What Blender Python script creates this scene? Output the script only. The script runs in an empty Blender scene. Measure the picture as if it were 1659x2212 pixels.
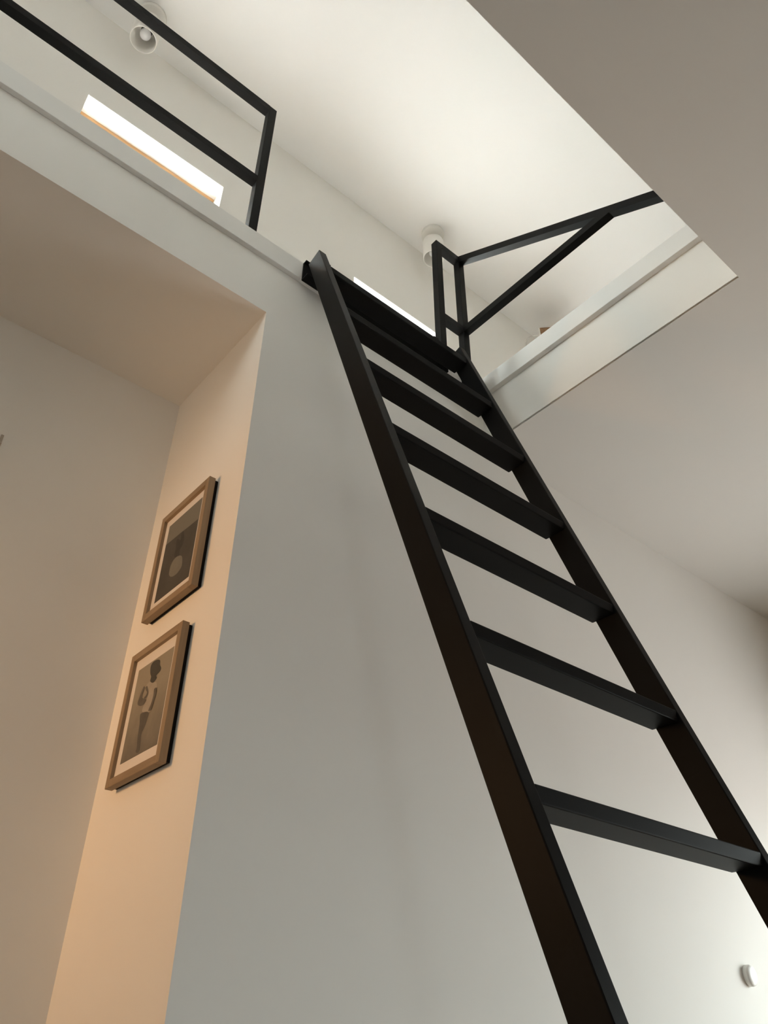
import bpy, bmesh, math, random
from mathutils import Vector, Matrix

S = bpy.context.scene
COL = S.collection

# ------------------------------------------------------------------ camera
cam_data = bpy.data.cameras.new('camera')
cam = bpy.data.objects.new('camera', cam_data)
COL.objects.link(cam)
cam_data.sensor_fit = 'HORIZONTAL'
cam_data.sensor_width = 36.0
cam_data.lens = 36.0 * 1699.59 / 1659.0
cam_data.clip_start = 0.02
CAM = Vector((-0.73281, -1.43403, -1.85990))
ROT = Matrix(((0.76312, -0.38155, -0.52160),
              (-0.64621, -0.44077, -0.62301),
              (0.00780, 0.81249, -0.58292)))
cam.matrix_world = Matrix.Translation(CAM) @ ROT.to_4x4()
S.camera = cam

# ------------------------------------------------------------------ world, light, exposure
world = bpy.data.worlds.new('overcast_sky')
S.world = world
world.use_nodes = True
bg = world.node_tree.nodes['Background']
bg.inputs['Strength'].default_value = 18.0
_nt = world.node_tree
_tc = _nt.nodes.new('ShaderNodeTexCoord')
_sp = _nt.nodes.new('ShaderNodeSeparateXYZ')
_mr = _nt.nodes.new('ShaderNodeMapRange')
_mr.interpolation_type = 'SMOOTHSTEP'
_mr.inputs['From Min'].default_value = -0.10
_mr.inputs['From Max'].default_value = 0.06
_mx = _nt.nodes.new('ShaderNodeMixRGB')
_mx.inputs[1].default_value = (0.46, 0.455, 0.44, 1)     # pale ground
_mx.inputs[2].default_value = (0.89, 0.995, 0.98, 1)      # overcast sky
_nt.links.new(_tc.outputs['Generated'], _sp.inputs[0])
_nt.links.new(_sp.outputs['Z'], _mr.inputs['Value'])
_nt.links.new(_mr.outputs[0], _mx.inputs[0])
_nt.links.new(_mx.outputs[0], bg.inputs['Color'])

S.view_settings.view_transform = 'Standard'
S.view_settings.look = 'None'
S.view_settings.exposure = 0.0
S.view_settings.gamma = 1.0
S.view_settings.use_curve_mapping = False
S.cycles.use_denoising = True
S.cycles.max_bounces = 16
S.cycles.diffuse_bounces = 10
S.cycles.sample_clamp_indirect = 0.0


def light(name, kind, loc, energy, color, rot=(0, 0, 0), **kw):
    d = bpy.data.lights.new(name, kind)
    d.energy = energy
    d.color = color
    for k, v in kw.items():
        setattr(d, k, v)
    o = bpy.data.objects.new(name, d)
    o.location = loc
    o.rotation_euler = rot
    COL.objects.link(o)
    return o


def portal(name, loc, rot, sx, sy):
    o = light(name, 'AREA', loc, 1, (1, 1, 1), rot, shape='RECTANGLE', size=sx, size_y=sy)
    o.data.cycles.is_portal = True
    return o


# sun: comes in steeply through the loft windows and lands on the loft floor
sun_dir = Vector((0.10, -0.48, -0.87))
sun = light('sun', 'SUN', (0, 4, 6), 26.0, (1.0, 0.985, 1.0), sun_dir.to_track_quat('-Z', 'Y').to_euler(), angle=math.radians(0.6))

# lamp that lights the alcove from low down, left of the frame
light('alcove_lamp_light', 'SPOT', (-1.40, 0.46, -1.12), 44.0, (1.0, 0.53, 0.21), Vector((1.0, -0.20, -0.05)).to_track_quat('-Z', 'Y').to_euler(),
      shadow_soft_size=0.14, spot_size=math.radians(104), spot_blend=0.85)

# ------------------------------------------------------------------ dimensions (metres)
T_WALL = 0.12
ZF = -2.65            # main floor
ZC = -0.006           # main ceiling
ZB, ZT = 0.222, 0.3045    # trim board bottom / top
ZL = 0.288            # loft floor
YR = 0.5368           # rear wall plane (alcove and loft)
XR = 0.9446           # right side of the ceiling opening
XO = -1.7             # left side of the opening and of the alcove
YO = -0.9861          # near edge of the opening
XW = 3.12             # right wall
XWL = -2.9            # left wall
YB = -4.2             # back wall
ZR = 1.892            # loft ceiling
XLL, XLR = -2.6, 4.3  # loft ends
YK = 0.375            # where the loft ceiling starts to slope down towards the front
SL = math.tan(math.radians(0.0))

# window openings: rear loft wall
W1 = (-0.631, -0.0157, 0.31, 1.299)
W2 = (0.7135, 1.329, 0.31, 1.299)
W5 = (2.28, 2.64, 0.31, 1.299)  # added window, out of view, to brighten the right side of the loft
# window opening: right wall (y0, y1, z0, z1)
W3 = (-1.80, -0.34, -2.30, -1.00)
# added window opening for fill light: back wall, behind the camera (x0, x1, z0, z1)
W6 = (-2.35, -2.02, -1.50, -0.45)
# added, unseen window opening for fill light: left end wall of the loft (y0, y1, z0, z1)
W7 = (-0.95, -0.15, 0.45, 1.02)

portal('window_portal', ((W1[0]+W1[1])/2, YR+0.22, (W1[2]+W1[3])/2), (math.radians(-90), 0, 0), W1[1]-W1[0], W1[3]-W1[2])
portal('window_portal', ((W2[0]+W2[1])/2, YR+0.22, (W2[2]+W2[3])/2), (math.radians(-90), 0, 0), W2[1]-W2[0], W2[3]-W2[2])
portal('window_portal', ((W6[0]+W6[1])/2, YB-T_WALL-0.02, (W6[2]+W6[3])/2), (math.radians(90), 0, 0), W6[1]-W6[0], W6[3]-W6[2])
portal('window_portal', ((W5[0]+W5[1])/2, YR+0.22, (W5[2]+W5[3])/2), (math.radians(-90), 0, 0), W5[1]-W5[0], W5[3]-W5[2])
portal('window_portal', (XW+0.24, (W3[0]+W3[1])/2, (W3[2]+W3[3])/2), (0, math.radians(90), 0), W3[3]-W3[2], W3[1]-W3[0])

portal('window_portal', (XLL-T_WALL-0.02, (W7[0]+W7[1])/2, (W7[2]+W7[3])/2), (0, math.radians(-90), 0), W7[3]-W7[2], W7[1]-W7[0])


# ------------------------------------------------------------------ materials
def mat(name, color, rough=0.6, spec=0.5, metal=0.0, noise=None, bump=0.0, bscale=200.0):
    m = bpy.data.materials.new(name)
    m.use_nodes = True
    nt = m.node_tree
    b = nt.nodes['Principled BSDF']
    b.inputs['Base Color'].default_value = (*color, 1)
    b.inputs['Roughness'].default_value = rough
    b.inputs['Specular IOR Level'].default_value = spec
    b.inputs['Metallic'].default_value = metal
    tc = nt.nodes.new('ShaderNodeTexCoord')
    if noise:
        amt, sc = noise
        n = nt.nodes.new('ShaderNodeTexNoise')
        n.inputs['Scale'].default_value = sc
        n.inputs['Detail'].default_value = 3
        nt.links.new(tc.outputs['Object'], n.inputs['Vector'])
        mx = nt.nodes.new('ShaderNodeMixRGB')
        mx.inputs[1].default_value = (*[c*(1-amt) for c in color], 1)
        mx.inputs[2].default_value = (*[min(1, c*(1+amt)) for c in color], 1)
        nt.links.new(n.outputs['Fac'], mx.inputs[0])
        nt.links.new(mx.outputs[0], b.inputs['Base Color'])
    if bump:
        n2 = nt.nodes.new('ShaderNodeTexNoise')
        n2.inputs['Scale'].default_value = bscale
        n2.inputs['Detail'].default_value = 4
        nt.links.new(tc.outputs['Object'], n2.inputs['Vector'])
        bp = nt.nodes.new('ShaderNodeBump')
        bp.inputs['Strength'].default_value = bump
        bp.inputs['Distance'].default_value = 0.001
        nt.links.new(n2.outputs['Fac'], bp.inputs['Height'])
        nt.links.new(bp.outputs[0], b.inputs['Normal'])
    return m


def wood(name, c1, c2, axis=2, scale=14.0, rough=0.55):
    m = bpy.data.materials.new(name)
    m.use_nodes = True
    nt = m.node_tree
    b = nt.nodes['Principled BSDF']
    b.inputs['Roughness'].default_value = rough
    tc = nt.nodes.new('ShaderNodeTexCoord')
    mp = nt.nodes.new('ShaderNodeMapping')
    s = [scale*6]*3
    s[axis] = scale*0.35
    mp.inputs['Scale'].default_value = s
    n = nt.nodes.new('ShaderNodeTexNoise')
    n.inputs['Scale'].default_value = 1.0
    n.inputs['Detail'].default_value = 5
    n.inputs['Distortion'].default_value = 0.6
    r = nt.nodes.new('ShaderNodeValToRGB')
    r.color_ramp.elements[0].position = 0.35
    r.color_ramp.elements[1].position = 0.7
    r.color_ramp.elements[0].color = (*c1, 1)
    r.color_ramp.elements[1].color = (*c2, 1)
    nt.links.new(tc.outputs['Object'], mp.inputs[0])
    nt.links.new(mp.outputs[0], n.inputs['Vector'])
    nt.links.new(n.outputs['Fac'], r.inputs[0])
    nt.links.new(r.outputs[0], b.inputs['Base Color'])
    return m


WALL = mat('white_wall_paint', (0.855, 0.839, 0.806), 0.92, 0.2, noise=(0.012, 3.0), bump=0.05, bscale=350)
TAUPE = mat('taupe_to_cut_bounce', (0.42, 0.36, 0.30), 0.92, 0.2, noise=(0.012, 3.0))  # unseen right wall toned dark to cut bounce into the ceiling corner
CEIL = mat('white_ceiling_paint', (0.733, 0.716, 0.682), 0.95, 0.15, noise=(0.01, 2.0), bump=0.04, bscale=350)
LOFTC = mat('loft_ceiling_paint', (0.86, 0.855, 0.845), 0.95, 0.15, noise=(0.01, 2.0))
TRIM = mat('white_satin_trim', (0.80, 0.79, 0.77), 0.5, 0.4, noise=(0.01, 4.0))
REVEAL = mat('white_reveal_paint', (0.88, 0.875, 0.865), 0.9, 0.2)
FLOORM = wood('oak_floor', (0.125, 0.068, 0.030), (0.20, 0.115, 0.052), axis=1, scale=5, rough=0.5)
LOFTFL = wood('pale_loft_floor', (0.22, 0.19, 0.16), (0.30, 0.265, 0.225), axis=0, scale=5, rough=0.6)
BOUNCE = mat('pale_bounce_surface', (0.66, 0.65, 0.63), 0.95, 0.1, noise=(0.06, 30))  # for the added outside slab, pale to throw sunlight upwards
BLACK = mat('black_powder_coat', (0.0080, 0.0077, 0.0074), 0.5, 0.07, noise=(0.25, 9.0), bump=0.06, bscale=900)
RUBBER = mat('black_rubber', (0.008, 0.008, 0.008), 0.85, 0.2)
PINE = wood('pine_window_wood', (0.52, 0.29, 0.12), (0.66, 0.40, 0.19), axis=0, scale=10)
OAKV = wood('oak_frame_upright', (0.255, 0.18, 0.108), (0.335, 0.24, 0.148), axis=2, scale=9)
OAKH = wood('oak_frame_rail', (0.255, 0.18, 0.108), (0.335, 0.24, 0.148), axis=1, scale=9)
BROWN = wood('brown_wood', (0.22, 0.12, 0.055), (0.32, 0.18, 0.09), axis=0, scale=12)
WHITEM = mat('white_lacquer', (0.80, 0.78, 0.74), 0.4, 0.5, noise=(0.01, 20))
PLASTIC = mat('white_plastic', (0.80, 0.80, 0.77), 0.35, 0.5, noise=(0.01, 20))
PAPER = mat('white_mat_board', (0.74, 0.70, 0.66), 0.9, 0.1, noise=(0.015, 40))
DARKMDF = mat('black_backing', (0.006, 0.005, 0.005), 0.8, 0.2)
BULBM = mat('frosted_bulb', (0.75, 0.76, 0.78), 0.25, 0.6)
SOCKET = mat('dark_socket', (0.05, 0.042, 0.036), 0.5, 0.4)
STEEL = mat('zinc_bolt', (0.45, 0.45, 0.45), 0.35, 0.5, metal=1.0)


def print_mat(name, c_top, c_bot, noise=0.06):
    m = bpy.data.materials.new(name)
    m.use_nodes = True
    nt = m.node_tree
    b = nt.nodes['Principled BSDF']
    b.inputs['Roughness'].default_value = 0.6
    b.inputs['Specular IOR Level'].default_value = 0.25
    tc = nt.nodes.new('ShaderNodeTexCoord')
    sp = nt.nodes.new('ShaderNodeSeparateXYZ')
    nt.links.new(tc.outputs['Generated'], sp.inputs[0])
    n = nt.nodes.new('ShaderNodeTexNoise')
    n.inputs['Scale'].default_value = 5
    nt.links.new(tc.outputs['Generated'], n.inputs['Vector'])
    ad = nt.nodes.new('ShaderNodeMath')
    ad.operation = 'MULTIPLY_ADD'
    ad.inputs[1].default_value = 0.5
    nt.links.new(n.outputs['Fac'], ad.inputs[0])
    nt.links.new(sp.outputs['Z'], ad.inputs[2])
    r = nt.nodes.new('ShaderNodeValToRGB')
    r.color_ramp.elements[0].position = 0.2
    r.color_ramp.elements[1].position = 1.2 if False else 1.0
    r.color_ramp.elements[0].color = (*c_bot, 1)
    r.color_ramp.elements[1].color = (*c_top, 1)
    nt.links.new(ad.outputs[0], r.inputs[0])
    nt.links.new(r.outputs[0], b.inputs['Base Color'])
    return m


def glass_mat():
    m = bpy.data.materials.new('thin_window_glass')
    m.use_nodes = True
    nt = m.node_tree
    nt.nodes.clear()
    out = nt.nodes.new('ShaderNodeOutputMaterial')
    mx = nt.nodes.new('ShaderNodeMixShader')
    tr = nt.nodes.new('ShaderNodeBsdfTransparent')
    gl = nt.nodes.new('ShaderNodeBsdfGlossy')
    gl.inputs['Roughness'].default_value = 0.02
    # reflectance of thin glass, the same from both sides: 0.04 + 0.96 (1 - cos)^5
    lw = nt.nodes.new('ShaderNodeLayerWeight')
    pw = nt.nodes.new('ShaderNodeMath')
    pw.operation = 'POWER'
    pw.inputs[1].default_value = 5.0
    ma = nt.nodes.new('ShaderNodeMath')
    ma.operation = 'MULTIPLY_ADD'
    ma.inputs[1].default_value = 0.96
    ma.inputs[2].default_value = 0.04
    nt.links.new(lw.outputs['Facing'], pw.inputs[0])
    nt.links.new(pw.outputs[0], ma.inputs[0])
    nt.links.new(ma.outputs[0], mx.inputs[0])
    nt.links.new(tr.outputs[0], mx.inputs[1])
    nt.links.new(gl.outputs[0], mx.inputs[2])
    nt.links.new(mx.outputs[0], out.inputs[0])
    return m


GLASS = glass_mat()


# ------------------------------------------------------------------ helpers
def link(name, bm, m, parent=None, smooth=False):
    bmesh.ops.recalc_face_normals(bm, faces=bm.faces)
    me = bpy.data.meshes.new(name)
    bm.to_mesh(me)
    bm.free()
    if m:
        me.materials.append(m)
    if smooth:
        for p in me.polygons:
            p.use_smooth = True
    o = bpy.data.objects.new(name, me)
    COL.objects.link(o)
    if parent:
        o.parent = parent
        o.matrix_parent_inverse = Matrix.Translation(parent.location).inverted()
    return o


def box(bm, x0, x1, y0, y1, z0, z1, bevel=0.0):
    vs = [bm.verts.new((x, y, z)) for x in (x0, x1) for y in (y0, y1) for z in (z0, z1)]
    F = [(0, 1, 3, 2), (4, 6, 7, 5), (0, 4, 5, 1), (2, 3, 7, 6), (0, 2, 6, 4), (1, 5, 7, 3)]
    fs = [bm.faces.new([vs[i] for i in f]) for f in F]
    if bevel:
        es = list({e for f in fs for e in f.edges})
        bmesh.ops.bevel(bm, geom=es, offset=bevel, segments=2, affect='EDGES', profile=0.5)
    return bm


def bx(*a, bevel=0.0):
    return box(bmesh.new(), *a, bevel=bevel)


def bar(p0, p1, up, w, h, bevel=0.0, bm=None, cut0=None, cut1=None):
    """rectangular tube from p0 to p1; its section spans w along side and h along up (p0,p1 at the section's centre);
    cut0 / cut1 are plane normals the ends are mitred to."""
    bm = bm or bmesh.new()
    p0, p1, up = Vector(p0), Vector(p1), Vector(up)
    d = (p1-p0).normalized()
    up = (up - d*up.dot(d)).normalized()
    side = d.cross(up)
    ring = []
    for p, cut in ((p0, cut0), (p1, cut1)):
        r = []
        for a, b in ((-1, -1), (1, -1), (1, 1), (-1, 1)):
            q = p + side*(a*w/2) + up*(b*h/2)
            if cut is not None:
                n = Vector(cut)
                q = q - d*((q-p).dot(n)/d.dot(n))
            r.append(bm.verts.new(q))
        ring.append(r)
    fs = [bm.faces.new(ring[0]), bm.faces.new(ring[1][::-1])]
    for i in range(4):
        j = (i+1) % 4
        fs.append(bm.faces.new((ring[0][i], ring[1][i], ring[1][j], ring[0][j])))
    if bevel:
        es = list({e for f in fs for e in f.edges})
        bmesh.ops.bevel(bm, geom=es, offset=bevel, segments=2, affect='EDGES', profile=0.5)
    return bm


def lathe(profile, n=40, axis='Z', bm=None):
    """profile: (r, h) list"""
    bm = bm or bmesh.new()
    rings = []
    for r, h in profile:
        if r < 1e-6:
            co = (0, 0, h)
            rings.append([bm.verts.new(co)])
        else:
            rings.append([bm.verts.new((r*math.cos(2*math.pi*i/n), r*math.sin(2*math.pi*i/n), h)) for i in range(n)])
    for a, b in zip(rings, rings[1:]):
        for i in range(n):
            j = (i+1) % n
            q = [a[i % len(a)], a[j % len(a)], b[j % len(b)], b[i % len(b)]]
            u = []
            for v in q:
                if v not in u:
                    u.append(v)
            if len(u) > 2:
                bm.faces.new(u)
    return bm


def tube(pts, r, n=10, bm=None):
    bm = bm or bmesh.new()
    pts = [Vector(p) for p in pts]
    rings = []
    up = Vector((0.3, 0.8, 0.52)).normalized()
    for i, p in enumerate(pts):
        d = (pts[min(i+1, len(pts)-1)] - pts[max(i-1, 0)]).normalized()
        s = d.cross(up).normalized()
        u = s.cross(d)
        rings.append([bm.verts.new(p + s*(r*math.cos(2*math.pi*k/n)) + u*(r*math.sin(2*math.pi*k/n))) for k in range(n)])
    for a, b in zip(rings, rings[1:]):
        for k in range(n):
            bm.faces.new((a[k], a[(k+1) % n], b[(k+1) % n], b[k]))
    bm.faces.new(rings[0][::-1])
    bm.faces.new(rings[-1])
    return bm


def prism(poly, axis, a0, a1):
    """extrude a 2D polygon along axis ('x': poly is (y,z); 'y': poly is (x,z); 'z': poly is (x,y))"""
    bm = bmesh.new()
    def co(p, t):
        return {'x': (t, p[0], p[1]), 'y': (p[0], t, p[1]), 'z': (p[0], p[1], t)}[axis]
    A = [bm.verts.new(co(p, a0)) for p in poly]
    B = [bm.verts.new(co(p, a1)) for p in poly]
    bm.faces.new(A)
    bm.faces.new(B[::-1])
    n = len(poly)
    for i in range(n):
        bm.faces.new((A[i], B[i], B[(i+1) % n], A[(i+1) % n]))
    return bm


def holed(axis, a0, a1, us, vs, holes):
    """solid slab, thickness a0..a1 along axis, on a grid us x vs with the grid cells in holes left out"""
    bm = bmesh.new()
    cache = {}
    def V(i, j, t):
        k = (i, j, t)
        if k not in cache:
            u, v, a = us[i], vs[j], (a0, a1)[t]
            co = {'x': (a, u, v), 'y': (u, a, v), 'z': (u, v, a)}[axis]
            cache[k] = bm.verts.new(co)
        return cache[k]
    nu, nv = len(us)-1, len(vs)-1
    solid = lambda i, j: 0 <= i < nu and 0 <= j < nv and (i, j) not in holes
    for i in range(nu):
        for j in range(nv):
            if not solid(i, j):
                continue
            for t in (0, 1):
                bm.faces.new((V(i, j, t), V(i+1, j, t), V(i+1, j+1, t), V(i, j+1, t)))
            for (di, dj, e) in ((-1, 0, ((i, j), (i, j+1))), (1, 0, ((i+1, j), (i+1, j+1))),
                                (0, -1, ((i, j), (i+1, j))), (0, 1, ((i, j+1), (i+1, j+1)))):
                if not solid(i+di, j+dj):
                    (p, q) = e
                    bm.faces.new((V(*p, 0), V(*q, 0), V(*q, 1), V(*p, 1)))
    return bm


def struct(name, bm, m, label=None, parent=None):
    o = link(name, bm, m, parent)
    if not parent:
        o['kind'] = 'structure'
        if label:
            o['label'] = label
    return o


def thing(name, label, cat, loc, group=None):
    o = bpy.data.objects.new(name, None)
    o.empty_display_size = 0.05
    o.location = loc
    COL.objects.link(o)
    o['label'] = label
    o['category'] = cat
    if group:
        o['group'] = group
    return o


def dup(root, delta, label):
    r = root.copy()
    COL.objects.link(r)
    r.location = Vector(root.location) + Vector(delta)
    r['label'] = label
    for ch in list(root.children):
        c = ch.copy()
        COL.objects.link(c)
        c.parent = r
        c.matrix_parent_inverse = ch.matrix_parent_inverse.copy()
        for g in list(ch.children):
            d = g.copy()
            COL.objects.link(d)
            d.parent = c
            d.matrix_parent_inverse = g.matrix_parent_inverse.copy()
    return r


# ------------------------------------------------------------------ the setting
T = 0.12
struct('floor', bx(XWL, XW, YB, YR+T, ZF-0.1, ZF), FLOORM, 'brown oak floor of the lower room')
# front wall with the alcove opening (L-shaped face)
struct('wall_front', prism([(0, ZF), (XW, ZF), (XW, ZL), (XWL, ZL), (XWL, ZF), (XO, ZF), (XO, 0), (0, 0)], 'y', 0, T), WALL,
       'white front wall behind the ladder')
struct('wall_alcove_right', bx(0, T, T, YR, ZF, 0), WALL, 'right side wall of the alcove with the two pictures')
struct('wall_alcove_back', bx(XO-T, T, YR, YR+T, ZF, 0.0), WALL, 'back wall of the alcove')
struct('wall_alcove_left', bx(XO-T, XO, T, YR, ZF, 0), WALL, 'left side wall of the alcove')
struct('ceiling_alcove', bx(XO-T, T, T, YR+T, 0, 0.1), WALL, 'low ceiling of the alcove')
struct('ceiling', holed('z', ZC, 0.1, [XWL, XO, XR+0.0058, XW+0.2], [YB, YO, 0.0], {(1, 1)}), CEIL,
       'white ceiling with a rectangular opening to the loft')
struct('floor_loft', holed('z', 0.1, ZL, [XLL, XO, XR+0.0058, XLR], [-2.4, YO, 0.0], {(1, 1)}), LOFTFL, 'loft floor around the opening')
struct('floor_loft_rear', bx(XLL, XLR, T, YR, 0.1, ZL), LOFTFL, 'loft floor along the rear wall')
struct('wall_opening', bx(XR, XR+0.003, YO, 0, ZC+0.004, ZL), WALL, 'white lining on the right side of the ceiling opening')
struct('wall_left', bx(XWL-T, XWL, YB, 0, ZF, ZC), WALL, 'left wall of the lower room')
struct('wall_back', holed('y', YB-T, YB, [XWL, W6[0], W6[1], XW], [ZF, W6[2], W6[3], ZC], {(1, 1)}), WALL, 'wall behind the camera')
struct('wall_right', holed('x', XW, XW+0.2, [YB, W3[0], W3[1], T], [ZF, W3[2], W3[3], ZC], {(1, 1)}), TAUPE,
       'right wall of the lower room with a window')
struct('trim_1', bx(XO, XR, -0.0168, 0, ZB, ZT, bevel=0.0015), TRIM, 'white edging board along the loft floor, front')
struct('trim_2', bx(XR-0.021, XR, YO, -0.0168, ZB, ZT, bevel=0.0015), TRIM, 'white edging board along the loft floor, right of the ladder')
# added slab outside the loft windows, bounces sun up to the loft ceiling
struct('floor_bounce_slab', bx(-0.25, 5.5, YR+0.21, 4.5, 0.12, 0.26), BOUNCE, 'added pale slab outside the loft windows that bounces sunlight')
# loft
struct('wall_rear', holed('y', YR, YR+0.21, [XLL, W1[0], W1[1], W2[0], W2[1], W5[0], W5[1], XLR], [ZL-0.2, W1[2], W1[3], ZR+0.1],
                          {(1, 1), (3, 1), (5, 1)}), WALL, 'rear wall of the loft with its windows')
yk_end = -2.4
zk_end = ZR-(YK-yk_end)*SL
struct('ceiling_loft', prism([(YR, ZR), (YK, ZR), (yk_end, zk_end), (yk_end, zk_end+0.12), (YK, ZR+0.12), (YR, ZR+0.12)], 'x', XLL, XLR), LOFTC,
       'bright white ceiling of the loft')
struct('wall_loft_left', holed('x', XLL-T, XLL, [yk_end, W7[0], W7[1], YR], [0.1, W7[2], W7[3], ZR+0.1], {(1, 1)}), WALL, 'left end wall of the loft')
struct('wall_loft_right', bx(XLR, XLR+T, yk_end, YR, 0.1, ZR+0.1), WALL, 'right end wall of the loft')
struct('wall_loft_front', bx(XLL, XLR, yk_end-T, yk_end, 0.1, zk_end+0.1), WALL, 'front wall of the loft')


def loft_window(name, W, label):
    x0, x1, z0, z1 = W
    y = YR+0.0823
    r = bpy.data.objects.new(name, None)
    r.location = ((x0+x1)/2, y, z0)
    COL.objects.link(r)
    r['kind'] = 'structure'
    r['label'] = label
    f = 0.03
    link('frame_head', bx(x0, x1, y, y+0.05, z1-f, z1, bevel=0.002), PINE, r)
    link('frame_sill', bx(x0, x1, y, y+0.05, z0, z0+f, bevel=0.002), PINE, r)
    for a, b in ((x0, x0+f), (x1-f, x1)):
        link('frame_jamb', bx(a, b, y, y+0.05, z0+f, z1-f, bevel=0.002), PINE, r)
    link('pane', bx(x0+f, x1-f, y+0.022, y+0.027, z0+f, z1-f), GLASS, r)
    # white plastered reveal
    link('reveal', bx(x0, x1, YR+0.0005, y, z1-0.004, z1), REVEAL, r)
    return r


loft_window('window_1', W1, 'loft window with a pine frame, left')
loft_window('window_2', W2, 'loft window behind the top of the ladder')




loft_window('fill_window_6', W5, 'added loft window for fill light, hidden behind the right loft edge')


def room_window(name, label, place, a0, a1, z0, z1):
    r = bpy.data.objects.new(name, None)
    r.location = place((a0+a1)/2, 0.03, z0)
    COL.objects.link(r)
    r['kind'] = 'structure'
    r['label'] = label
    f = 0.06
    for nm, p, q, c, d_, n0, n1, m in (('frame_head', a0, a1, z1-f, z1, 0, .06, WHITEM), ('frame_sill', a0, a1, z0, z0+f, 0, .06, WHITEM),
                                       ('frame_jamb', a0, a0+f, z0+f, z1-f, 0, .06, WHITEM), ('frame_jamb', a1-f, a1, z0+f, z1-f, 0, .06, WHITEM),
                                       ('pane', a0+f, a1-f, z0+f, z1-f, .027, .033, GLASS)):
        bm = bx(p, q, n0, n1, c, d_)
        for v in bm.verts:
            v.co = place(*v.co)
        link(nm, bm, m, r)


room_window('window_3', 'window of the lower room in the right wall', lambda a, n, z: Vector((XW+0.1+n, a, z)), *W3)
room_window('fill_window_5', 'added unseen window for fill light behind the camera', lambda a, n, z: Vector((a, YB-0.05-n, z)), *W6)

room_window('fill_window_4', 'added unseen window for fill light in the left end wall of the loft', lambda a, n, z: Vector((XLL-0.05-n, a, z)), *W7)

# ------------------------------------------------------------------ ladder
XL0, TS, WL = 0.1067, 0.028, 0.6622
Y0, Z0, ANG, DS = -0.0934, 0.3019, 1.2376, 0.0599
ca, sa = math.cos(ANG), math.sin(ANG)
dn = Vector((0, -ca, -sa))          # down the ladder
nb = Vector((0, sa, -ca))           # from its front face to its back face
foot_t = (Z0-(ZF+0.02))/sa
ladder = thing('loft_ladder', 'black steel loft ladder with flat treads leaning on the loft edge', 'ladder', (XL0+WL/2, Y0-ca*foot_t, ZF))


def stringer(xc):
    p0 = Vector((xc, Y0, Z0)) + nb*DS/2
    p1 = p0 + dn*(foot_t - 0.0)
    # end at the floor cut level
    k = (p1.z-(ZF+0.02))/sa
    p1 = p1 + dn*k
    o = link('stringer', bar(p0, p1, nb, TS, DS, 0.002, cut1=(0, 0, 1)), BLACK, ladder)
    ft = bx(xc-TS/2-0.003, xc+TS/2+0.003, p1.y-DS/2/sa-0.004, p1.y+DS/2/sa+0.004, ZF, ZF+0.022, bevel=0.002)
    link('rubber_foot', ft, RUBBER, o)
    return o


stringer(XL0+TS/2)
stringer(XL0+WL-TS/2)
TY = [-0.1235, -0.2177, -0.3196, -0.4216, -0.5237, -0.6260, -0.7278]
TZ = [0.2130, -0.0655, -0.3583, -0.6510, -0.9437, -1.2363, -1.5294]
for k in range(1, 4):
    TY.append(TY[6]-0.1021*k)
    TZ.append(TZ[6]-0.2928*k)
HT, DP = 0.026, 0.0636
for y, z in zip(TY, TZ):
    if z < ZF+0.15:
        continue
    link('tread', bx(XL0+TS, XL0+WL-TS, y, y+DP, z-HT, z, bevel=0.0025), BLACK, ladder)
# hooks that reach over the rail on the loft edge
for xh in (0.165, 0.655):
    bm = bmesh.new()
    box(bm, xh-0.012, xh+0.012, -0.062, -0.056, 0.19, 0.312)
    box(bm, xh-0.012, xh+0.012, -0.062, -0.0105, 0.308, 0.314)
    link('hook', bm, BLACK, ladder)

# rail on the edging board that carries the ladder: an angle with a bottom lip
RX0, RX1 = 0.098, 0.690
rail = thing('ladder_rail', 'black steel angle rail screwed to the white loft edge behind the ladder head', 'rail', ((RX0+RX1)/2, -0.0168, 0.214))
link('back_plate', bx(RX0, RX1, -0.0228, -0.0170, 0.213, 0.3005, bevel=0.001), BLACK, rail)
link('bottom_lip', bx(RX0, RX1, -0.050, -0.0230, 0.213, 0.219, bevel=0.001), BLACK, rail)
link('top_lip', bx(RX0, RX1, -0.036, -0.0230, 0.2945, 0.3005, bevel=0.001), BLACK, rail)
for xs in (0.20, 0.40, 0.60):
    b = lathe([(0.0, 0.004), (0.005, 0.0035), (0.0068, 0.0015), (0.0068, 0.0)], 14)
    bmesh.ops.transform(b, matrix=Matrix.Translation((xs, -0.0229, 0.257)) @ Matrix.Rotation(math.radians(90), 4, 'X'), verts=b.verts)
    link('screw', b, STEEL, rail, True)

# ------------------------------------------------------------------ railings
SQ = 0.03
BV = 0.0015
LPX, LPY, LZT, LZM = -0.0791, -0.0118, 1.0527, 0.5956
XE = -1.62
railing = thing('railing', 'black steel two-bar railing along the loft edge left of the ladder', 'railing', ((LPX+XE)/2, LPY+SQ/2, ZL))
yc = LPY+SQ/2
link('post', bx(LPX-SQ, LPX, LPY, LPY+SQ, ZL, LZT, bevel=BV), BLACK, railing)
link('post', bx(XE, XE+SQ, LPY, LPY+SQ, ZL, LZT, bevel=BV), BLACK, railing)
link('top_bar', bx(XE+SQ, LPX-SQ, LPY, LPY+SQ, LZT-SQ, LZT), BLACK, railing)
link('middle_bar', bx(XE+SQ, LPX-SQ, LPY, LPY+SQ, LZM-SQ, LZM), BLACK, railing)

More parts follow.
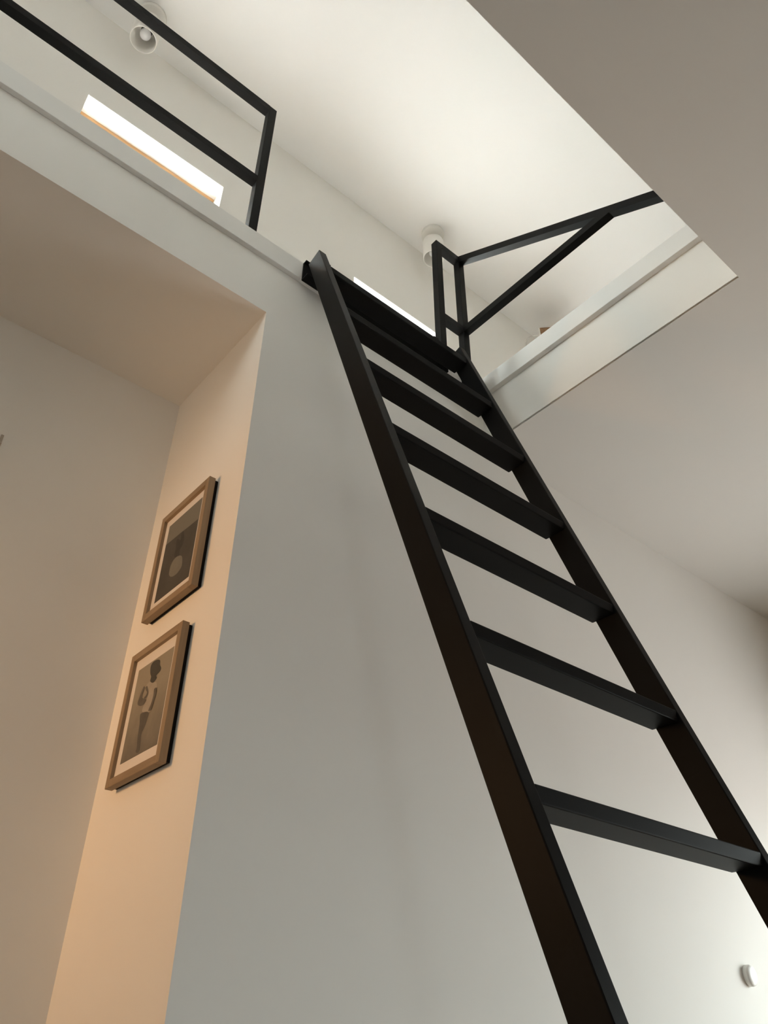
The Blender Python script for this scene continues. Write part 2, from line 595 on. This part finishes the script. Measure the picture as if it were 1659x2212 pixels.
AX, AY, AZT, AZM, BX = 0.6948, -0.0470, 0.9458, 0.5107, 0.8217
guard = thing('corner_railing', 'black steel corner railing with a sloping handrail right of the ladder', 'railing', (BX, AY, 0.2))
link('post', bx(AX, AX+SQ, AY, AY+SQ, 0.195, AZT, bevel=BV), BLACK, guard)
link('post', bx(BX, BX+SQ, AY, AY+SQ, 0.195, AZT, bevel=BV), BLACK, guard)
link('top_bar', bx(AX+SQ, BX, AY, AY+SQ, AZT-SQ, AZT), BLACK, guard)
link('middle_bar', bx(AX+SQ, BX, AY, AY+SQ, AZM-SQ, AZM), BLACK, guard)
sl = math.radians(32.304)
# sloping handrail: its upper edge starts at (AY, AZT)
d = Vector((0, -math.cos(sl), -math.sin(sl)))
u = Vector((0, -math.sin(sl), math.cos(sl)))
zend = ZL
Ltot = (AZT-SQ*math.cos(sl)/1.0-zend)/math.sin(sl)
xc = BX+SQ/2
p0 = Vector((xc, AY, AZT)) - u*(SQ/2)
hb = bar(p0, p0 + d*Ltot, u, SQ, SQ, 0, cut0=(0, 1, 0), cut1=(0, 0, 1))
link('sloping_handrail', hb, BLACK, guard)
# level bar: runs from the post to the underside of the handrail
yj = AY - (AZT-AZM)/math.tan(sl)
bm = bmesh.new()
x0, x1 = BX, BX+SQ
drop = SQ/math.cos(sl)
ya = AY - (AZT-drop-AZM)/math.tan(sl)          # where the handrail's lower face meets the bar's top
yb = AY - (AZT-drop-(AZM-SQ))/math.tan(sl)     # ... and the bar's bottom
A = [bm.verts.new((x, y, z)) for x in (x0, x1) for (y, z) in ((AY, AZM), (AY, AZM-SQ), (yb, AZM-SQ), (ya, AZM))]
bm.faces.new(A[:4])
bm.faces.new(A[4:][::-1])
for i in range(4):
    j = (i+1) % 4
    bm.faces.new((A[i], A[4+i], A[4+j], A[j]))
link('level_bar', bm, BLACK, guard)


# ------------------------------------------------------------------ ceiling spots
def spot(x, y, label):
    h = 0.215
    R = 0.056
    zb_ = ZR-h
    t = thing('ceiling_lamp', label, 'lamp', (x, y, ZR), 'white ceiling spots of the loft')
    M = Matrix.Translation((x, y, 0))
    def put(name, prof, m, parent, n=48):
        b = lathe(prof, n)
        bmesh.ops.transform(b, matrix=M, verts=b.verts)
        return link(name, b, m, parent, True)
    put('canopy', [(0.0, ZR), (0.062, ZR), (0.062, ZR-0.018), (0.058, ZR-0.022), (0.0, ZR-0.022)], WHITEM, t)
    put('stem', [(0.014, ZR-0.022), (0.014, ZR-0.075)], WHITEM, t, 20)
    # open cylinder, wall 3 mm
    sh = put('lamp_shade', [(0.0, ZR-0.07), (R-0.008, ZR-0.07), (R-0.002, ZR-0.074), (R, ZR-0.082), (R, zb_), (R-0.0045, zb_), (R-0.0045, ZR-0.09),
                       (0.024, ZR-0.092), (0.0, ZR-0.092)], WHITEM, t)
    put('socket', [(0.0, ZR-0.092), (0.024, ZR-0.092), (0.024, ZR-0.135), (0.02, ZR-0.137), (0.0, ZR-0.137)], SOCKET, t, 28)
    pr = [(0.016, ZR-0.137), (0.0165, ZR-0.145)]
    for i in range(9):
        a = math.radians(-52 + i*142/8)
        pr.append((0.0235*math.cos(a), ZR-0.1655 - 0.0235*math.sin(a)))
    pr[-1] = (0.0, pr[-1][1])
    put('bulb', pr, BULBM, t, 28)
    return t


LX1, LY1 = -0.537, 0.408
l1 = spot(LX1, LY1, 'white cylinder ceiling spot with a frosted bulb, behind the left railing')
dup(l1, (1.138-LX1, 0, 0), 'white cylinder ceiling spot half hidden by the corner railing post')


# ------------------------------------------------------------------ framed pictures on the alcove's right wall
def unproject(quad, pt):
    # projective map from the quad (TL,TR,BR,BL) to the unit square (u right, v down)
    (x0, y0), (x1, y1), (x2, y2), (x3, y3) = quad
    dx1, dx2, sx = x1-x2, x3-x2, x0-x1+x2-x3
    dy1, dy2, sy = y1-y2, y3-y2, y0-y1+y2-y3
    den = dx1*dy2-dx2*dy1
    g = (sx*dy2-dx2*sy)/den
    h = (dx1*sy-sx*dy1)/den
    H = Matrix(((x1-x0+g*x1, x3-x0+h*x3, x0), (y1-y0+g*y1, y3-y0+h*y3, y0), (g, h, 1)))
    w = H.inverted() @ Vector((pt[0], pt[1], 1))
    return w.x/w.z, w.y/w.z


def rounded(poly):
    # closed Catmull-Rom curve through the outline's points
    out = []
    n = len(poly)
    for i in range(n):
        p = [Vector(poly[(i+k-1) % n]) for k in range(4)]
        for t in (0.0, 0.33, 0.67):
            out.append(0.5*((2*p[1]) + (p[2]-p[0])*t + (2*p[0]-5*p[1]+4*p[2]-p[3])*t*t + (3*p[1]-p[0]-3*p[2]+p[3])*t**3))
    return [(v.x, v.y) for v in out]


def picture(y0, y1, z0, z1, label, quad, layers, bg, inset):
    """y0 is the near (right) side; the face looks along -x"""
    t = thing('framed_picture', label, 'picture', (0, (y0+y1)/2, z0), 'oak framed pictures in the alcove')
    XF, XB = -0.0290, -0.0105
    w = 0.0195
    def stick(name, a, b, m):
        link(name, bar(a, b, (1, 0, 0), w, XB-XF, 0.0012), m, t)
    xm = (XF+XB)/2
    fr = bmesh.new()
    link('frame_stile', bx(XF, XB, y0, y0+w, z0, z1, bevel=0.001), OAKV, t)
    link('frame_stile', bx(XF, XB, y1-w, y1, z0, z1, bevel=0.001), OAKV, t)
    link('frame_rail', bx(XF, XB, y0+w, y1-w, z1-w, z1, bevel=0.001), OAKH, t)
    link('frame_rail', bx(XF, XB, y0+w, y1-w, z0, z0+w, bevel=0.001), OAKH, t)
    fr.free()
    link('backing', bx(XB, -0.001, y0+0.004, y1-0.004, z0+0.004, z1-0.004), DARKMDF, t)
    xp = XF+0.009
    link('mat_board', bx(xp, XB-0.001, y0+w, y1-w, z0+w, z1-w), PAPER, t)
    il, ir, it, ib = inset
    py0, py1, pz0, pz1 = y0+w+ir, y1-w-il, z0+w+ib, z1-w-it
    pr = link('print', bx(xp-0.0004, xp-0.0001, py0, py1, pz0, pz1), bg, t)
    for k, (name, poly, m) in enumerate(layers):
        b = bmesh.new()
        vs = []
        if name != 'print_ground':
            poly = rounded(poly)
        for p in poly:
            uu, vv = unproject(quad, p)
            uu = min(max(uu, 0), 1)
            vv = min(max(vv, 0), 1)
            vs.append((py1 + (py0-py1)*uu, pz1 + (pz0-pz1)*vv))
        xx = xp-0.0006-0.00015*k
        F = [b.verts.new((xx, a, c)) for a, c in vs]
        f = b.faces.new(F)
        f.normal_update()
        bmesh.ops.triangulate(b, faces=[f])
        link(name, b, m, pr)
    return t


ink1 = mat('print_dark', (0.078, 0.073, 0.064), 0.6, 0.25, noise=(0.2, 30))
ink1b = mat('print_figure_dark', (0.054, 0.051, 0.046), 0.6, 0.25, noise=(0.2, 60))
ink1c = mat('print_vase_grey', (0.185, 0.178, 0.152), 0.6, 0.25, noise=(0.12, 60))
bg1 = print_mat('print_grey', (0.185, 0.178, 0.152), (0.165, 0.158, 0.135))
Q1 = ((945, 775), (1310, 468), (1160, 1360), (780, 1645))
picture(0.1315, 0.3993, -0.8947, -0.5607, 'upper oak framed print of a pale round vase on a dark ground', Q1, [
    ('print_ground', [(905, 985), (1000, 912), (1080, 850), (1170, 785), (1262, 715), (1160, 1360), (780, 1645)], ink1),
    ('print_figure', [(1085, 850), (1105, 850), (1108, 935), (1092, 1000), (1062, 1050), (1055, 1125), (1010, 1135), (1000, 1110), (1015, 1030), (1022, 960),
                      (1040, 925), (1068, 940), (1075, 890)], ink1b),
    ('print_vase', [(1075, 1118), (1088, 1135), (1091, 1165), (1085, 1235), (1065, 1275), (1035, 1315), (1000, 1343), (970, 1352), (950, 1340), (945, 1310),
                    (955, 1250), (975, 1195), (1000, 1155), (1035, 1125)], ink1c),
], bg1, (0.022, 0.022, 0.024, 0.024))

ink2 = mat('print_hair', (0.066, 0.064, 0.056), 0.6, 0.25, noise=(0.2, 60))
ink2b = mat('print_skin', (0.36, 0.325, 0.275), 0.6, 0.25, noise=(0.15, 50))
ink2c = mat('print_arm', (0.125, 0.115, 0.098), 0.6, 0.25, noise=(0.2, 60))
ink2d = mat('print_legs', (0.105, 0.097, 0.082), 0.6, 0.25, noise=(0.2, 60))
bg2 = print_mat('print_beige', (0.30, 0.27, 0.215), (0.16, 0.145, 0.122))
Q2 = ((575, 680), (940, 455), (735, 1585), (355, 1790))
picture(0.1413, 0.4094, -1.3232, -0.9881, 'lower oak framed print of a standing figure with dark hair', Q2, [
    ('print_torso', [(690, 830), (725, 850), (750, 858), (752, 930), (735, 1000), (715, 1080), (690, 1180), (665, 1200), (600, 1190), (605, 1140), (640, 1050),
                     (665, 960), (640, 890)], ink2b),
    ('print_legs', [(588, 1205), (640, 1192), (665, 1210), (650, 1270), (630, 1340), (610, 1390), (585, 1450), (572, 1560), (562, 1640), (540, 1668), (522, 1650),
                    (535, 1600), (545, 1480), (568, 1330), (574, 1240)], ink2d),
    ('print_hair', [(765, 585), (795, 600), (790, 650), (802, 690), (790, 730), (752, 775), (757, 800), (735, 840), (712, 857), (688, 832), (700, 780),
                    (692, 740), (697, 660), (720, 610)], ink2),
    ('print_arm', [(625, 882), (600, 935), (575, 1005), (556, 1065), (558, 1102), (588, 1115), (622, 1095), (645, 1055), (640, 1045), (622, 1030), (604, 1022),
                   (605, 985), (620, 940), (632, 905)], ink2c),
    ('print_arm', [(655, 885), (640, 905), (645, 940), (655, 960), (640, 1000), (620, 1020), (632, 1035), (655, 1010), (668, 965), (662, 910)], ink2c),
    ('print_arm', [(752, 925), (745, 1000), (715, 1100), (692, 1175), (668, 1188), (664, 1175), (690, 1110), (718, 1010), (728, 935)], ink2c),
], bg2, (0.022, 0.022, 0.030, 0.030))

# ------------------------------------------------------------------ small things
# round knob on the front wall
kn = thing('coat_knob', 'small white round knob on the front wall at lower right', 'knob', (1.965, 0, -1.596))
b = lathe([(0.0, 0.0), (0.0285, 0.0), (0.0300, 0.003), (0.0303, 0.011), (0.0290, 0.0155), (0.0250, 0.0185), (0.016, 0.0208), (0.008, 0.0215), (0.0, 0.0217)], 40)
bmesh.ops.transform(b, matrix=Matrix.Translation((1.965, 0, -1.596)) @ Matrix.Rotation(math.radians(90), 4, 'X'), verts=b.verts)
link('cap', b, PLASTIC, kn, True)

# slim grey hook on the alcove's back wall, at the left edge of the photo
sw = thing('wall_hook', 'slim grey wall hook on the alcove back wall at far left', 'hook', (-0.480, YR, -0.46))
GREY = mat('grey_painted_metal', (0.44, 0.40, 0.35), 0.6, 0.3)
link('back_plate', bx(-0.4840, -0.4765, YR-0.003, YR, -0.462, -0.407, bevel=0.001), GREY, sw)
link('prong', bar((-0.4802, YR-0.003, -0.452), (-0.4802, YR-0.016, -0.444), (1, 0, 0), 0.005, 0.005, 0.001), GREY, sw)

# wooden wall lamp with a white bent arm, behind the right edging board
def at_y(u, v, y):
    d = ROT @ Vector(((u-829.5)/1699.59, -(v-1106)/1699.59, -1))
    return CAM + d*((y-CAM.y)/d.y)


wl = thing('wall_lamp', 'small brown wooden lamp with a white bent arm behind the right loft edge', 'lamp', (1.99, YR, 1.45))
c = at_y(1166, 708, 0.40)           # upper left corner of the shade
ax_, ay_ = Vector((1, -1, 0)).normalized(), Vector((1, 1, 0)).normalized()
def turned(u0, u1, w0, w1, z0, z1, bevel=0.0):
    b = bx(u0, u1, w0, w1, z0, z1, bevel=bevel)
    for v in b.verts:
        v.co = c + ax_*v.co.x + ay_*v.co.y + Vector((0, 0, v.co.z))
    return b
bm = turned(0, 0.15, 0, 0.008, -0.072, 0)
for a_ in ((0, 0.15, 0.082, 0.09, -0.072, 0), (0, 0.008, 0.008, 0.082, -0.072, 0), (0.142, 0.15, 0.008, 0.082, -0.072, 0), (0.008, 0.142, 0.008, 0.082, -0.008, 0)):
    t2 = turned(*a_)
    me_ = bpy.data.meshes.new('tmp')
    t2.to_mesh(me_)
    t2.free()
    bm.from_mesh(me_)
    bpy.data.meshes.remove(me_)
link('lamp_shade', bm, BROWN, wl)
link('end_cap', turned(-0.008, -0.0005, 0.0, 0.09, -0.080, -0.002, bevel=0.0015), WHITEM, wl)
pts = []
ctrl = [at_y(1161, 724, 0.40), at_y(1152, 725, 0.42), at_y(1143, 728, 0.44), at_y(1138, 734, 0.46), at_y(1136, 742, 0.48), at_y(1136, 752, 0.50)]
for i in range(len(ctrl)-1):
    for k in range(4):
        pts.append(ctrl[i].lerp(ctrl[i+1], k/4))
pts.append(ctrl[-1])
last = ctrl[-1]
pts.append(Vector((last.x, YR-0.012, last.z-0.03)))
pts.append(Vector((last.x, YR-0.004, last.z-0.12)))
link('arm', tube(pts, 0.0021, 10), WHITEM, wl, True)
b = lathe([(0.0, 0.012), (0.028, 0.012), (0.03, 0.0), (0.0, 0.0)], 28)
bmesh.ops.transform(b, matrix=Matrix.Translation((last.x, YR, last.z-0.13)) @ Matrix.Rotation(math.radians(90), 4, 'X'), verts=b.verts)
link('wall_plate', b, WHITEM, wl, False)
wl.location = (last.x, YR, last.z-0.16)
for ch in wl.children:
    ch.matrix_parent_inverse = Matrix.Translation(wl.location).inverted()
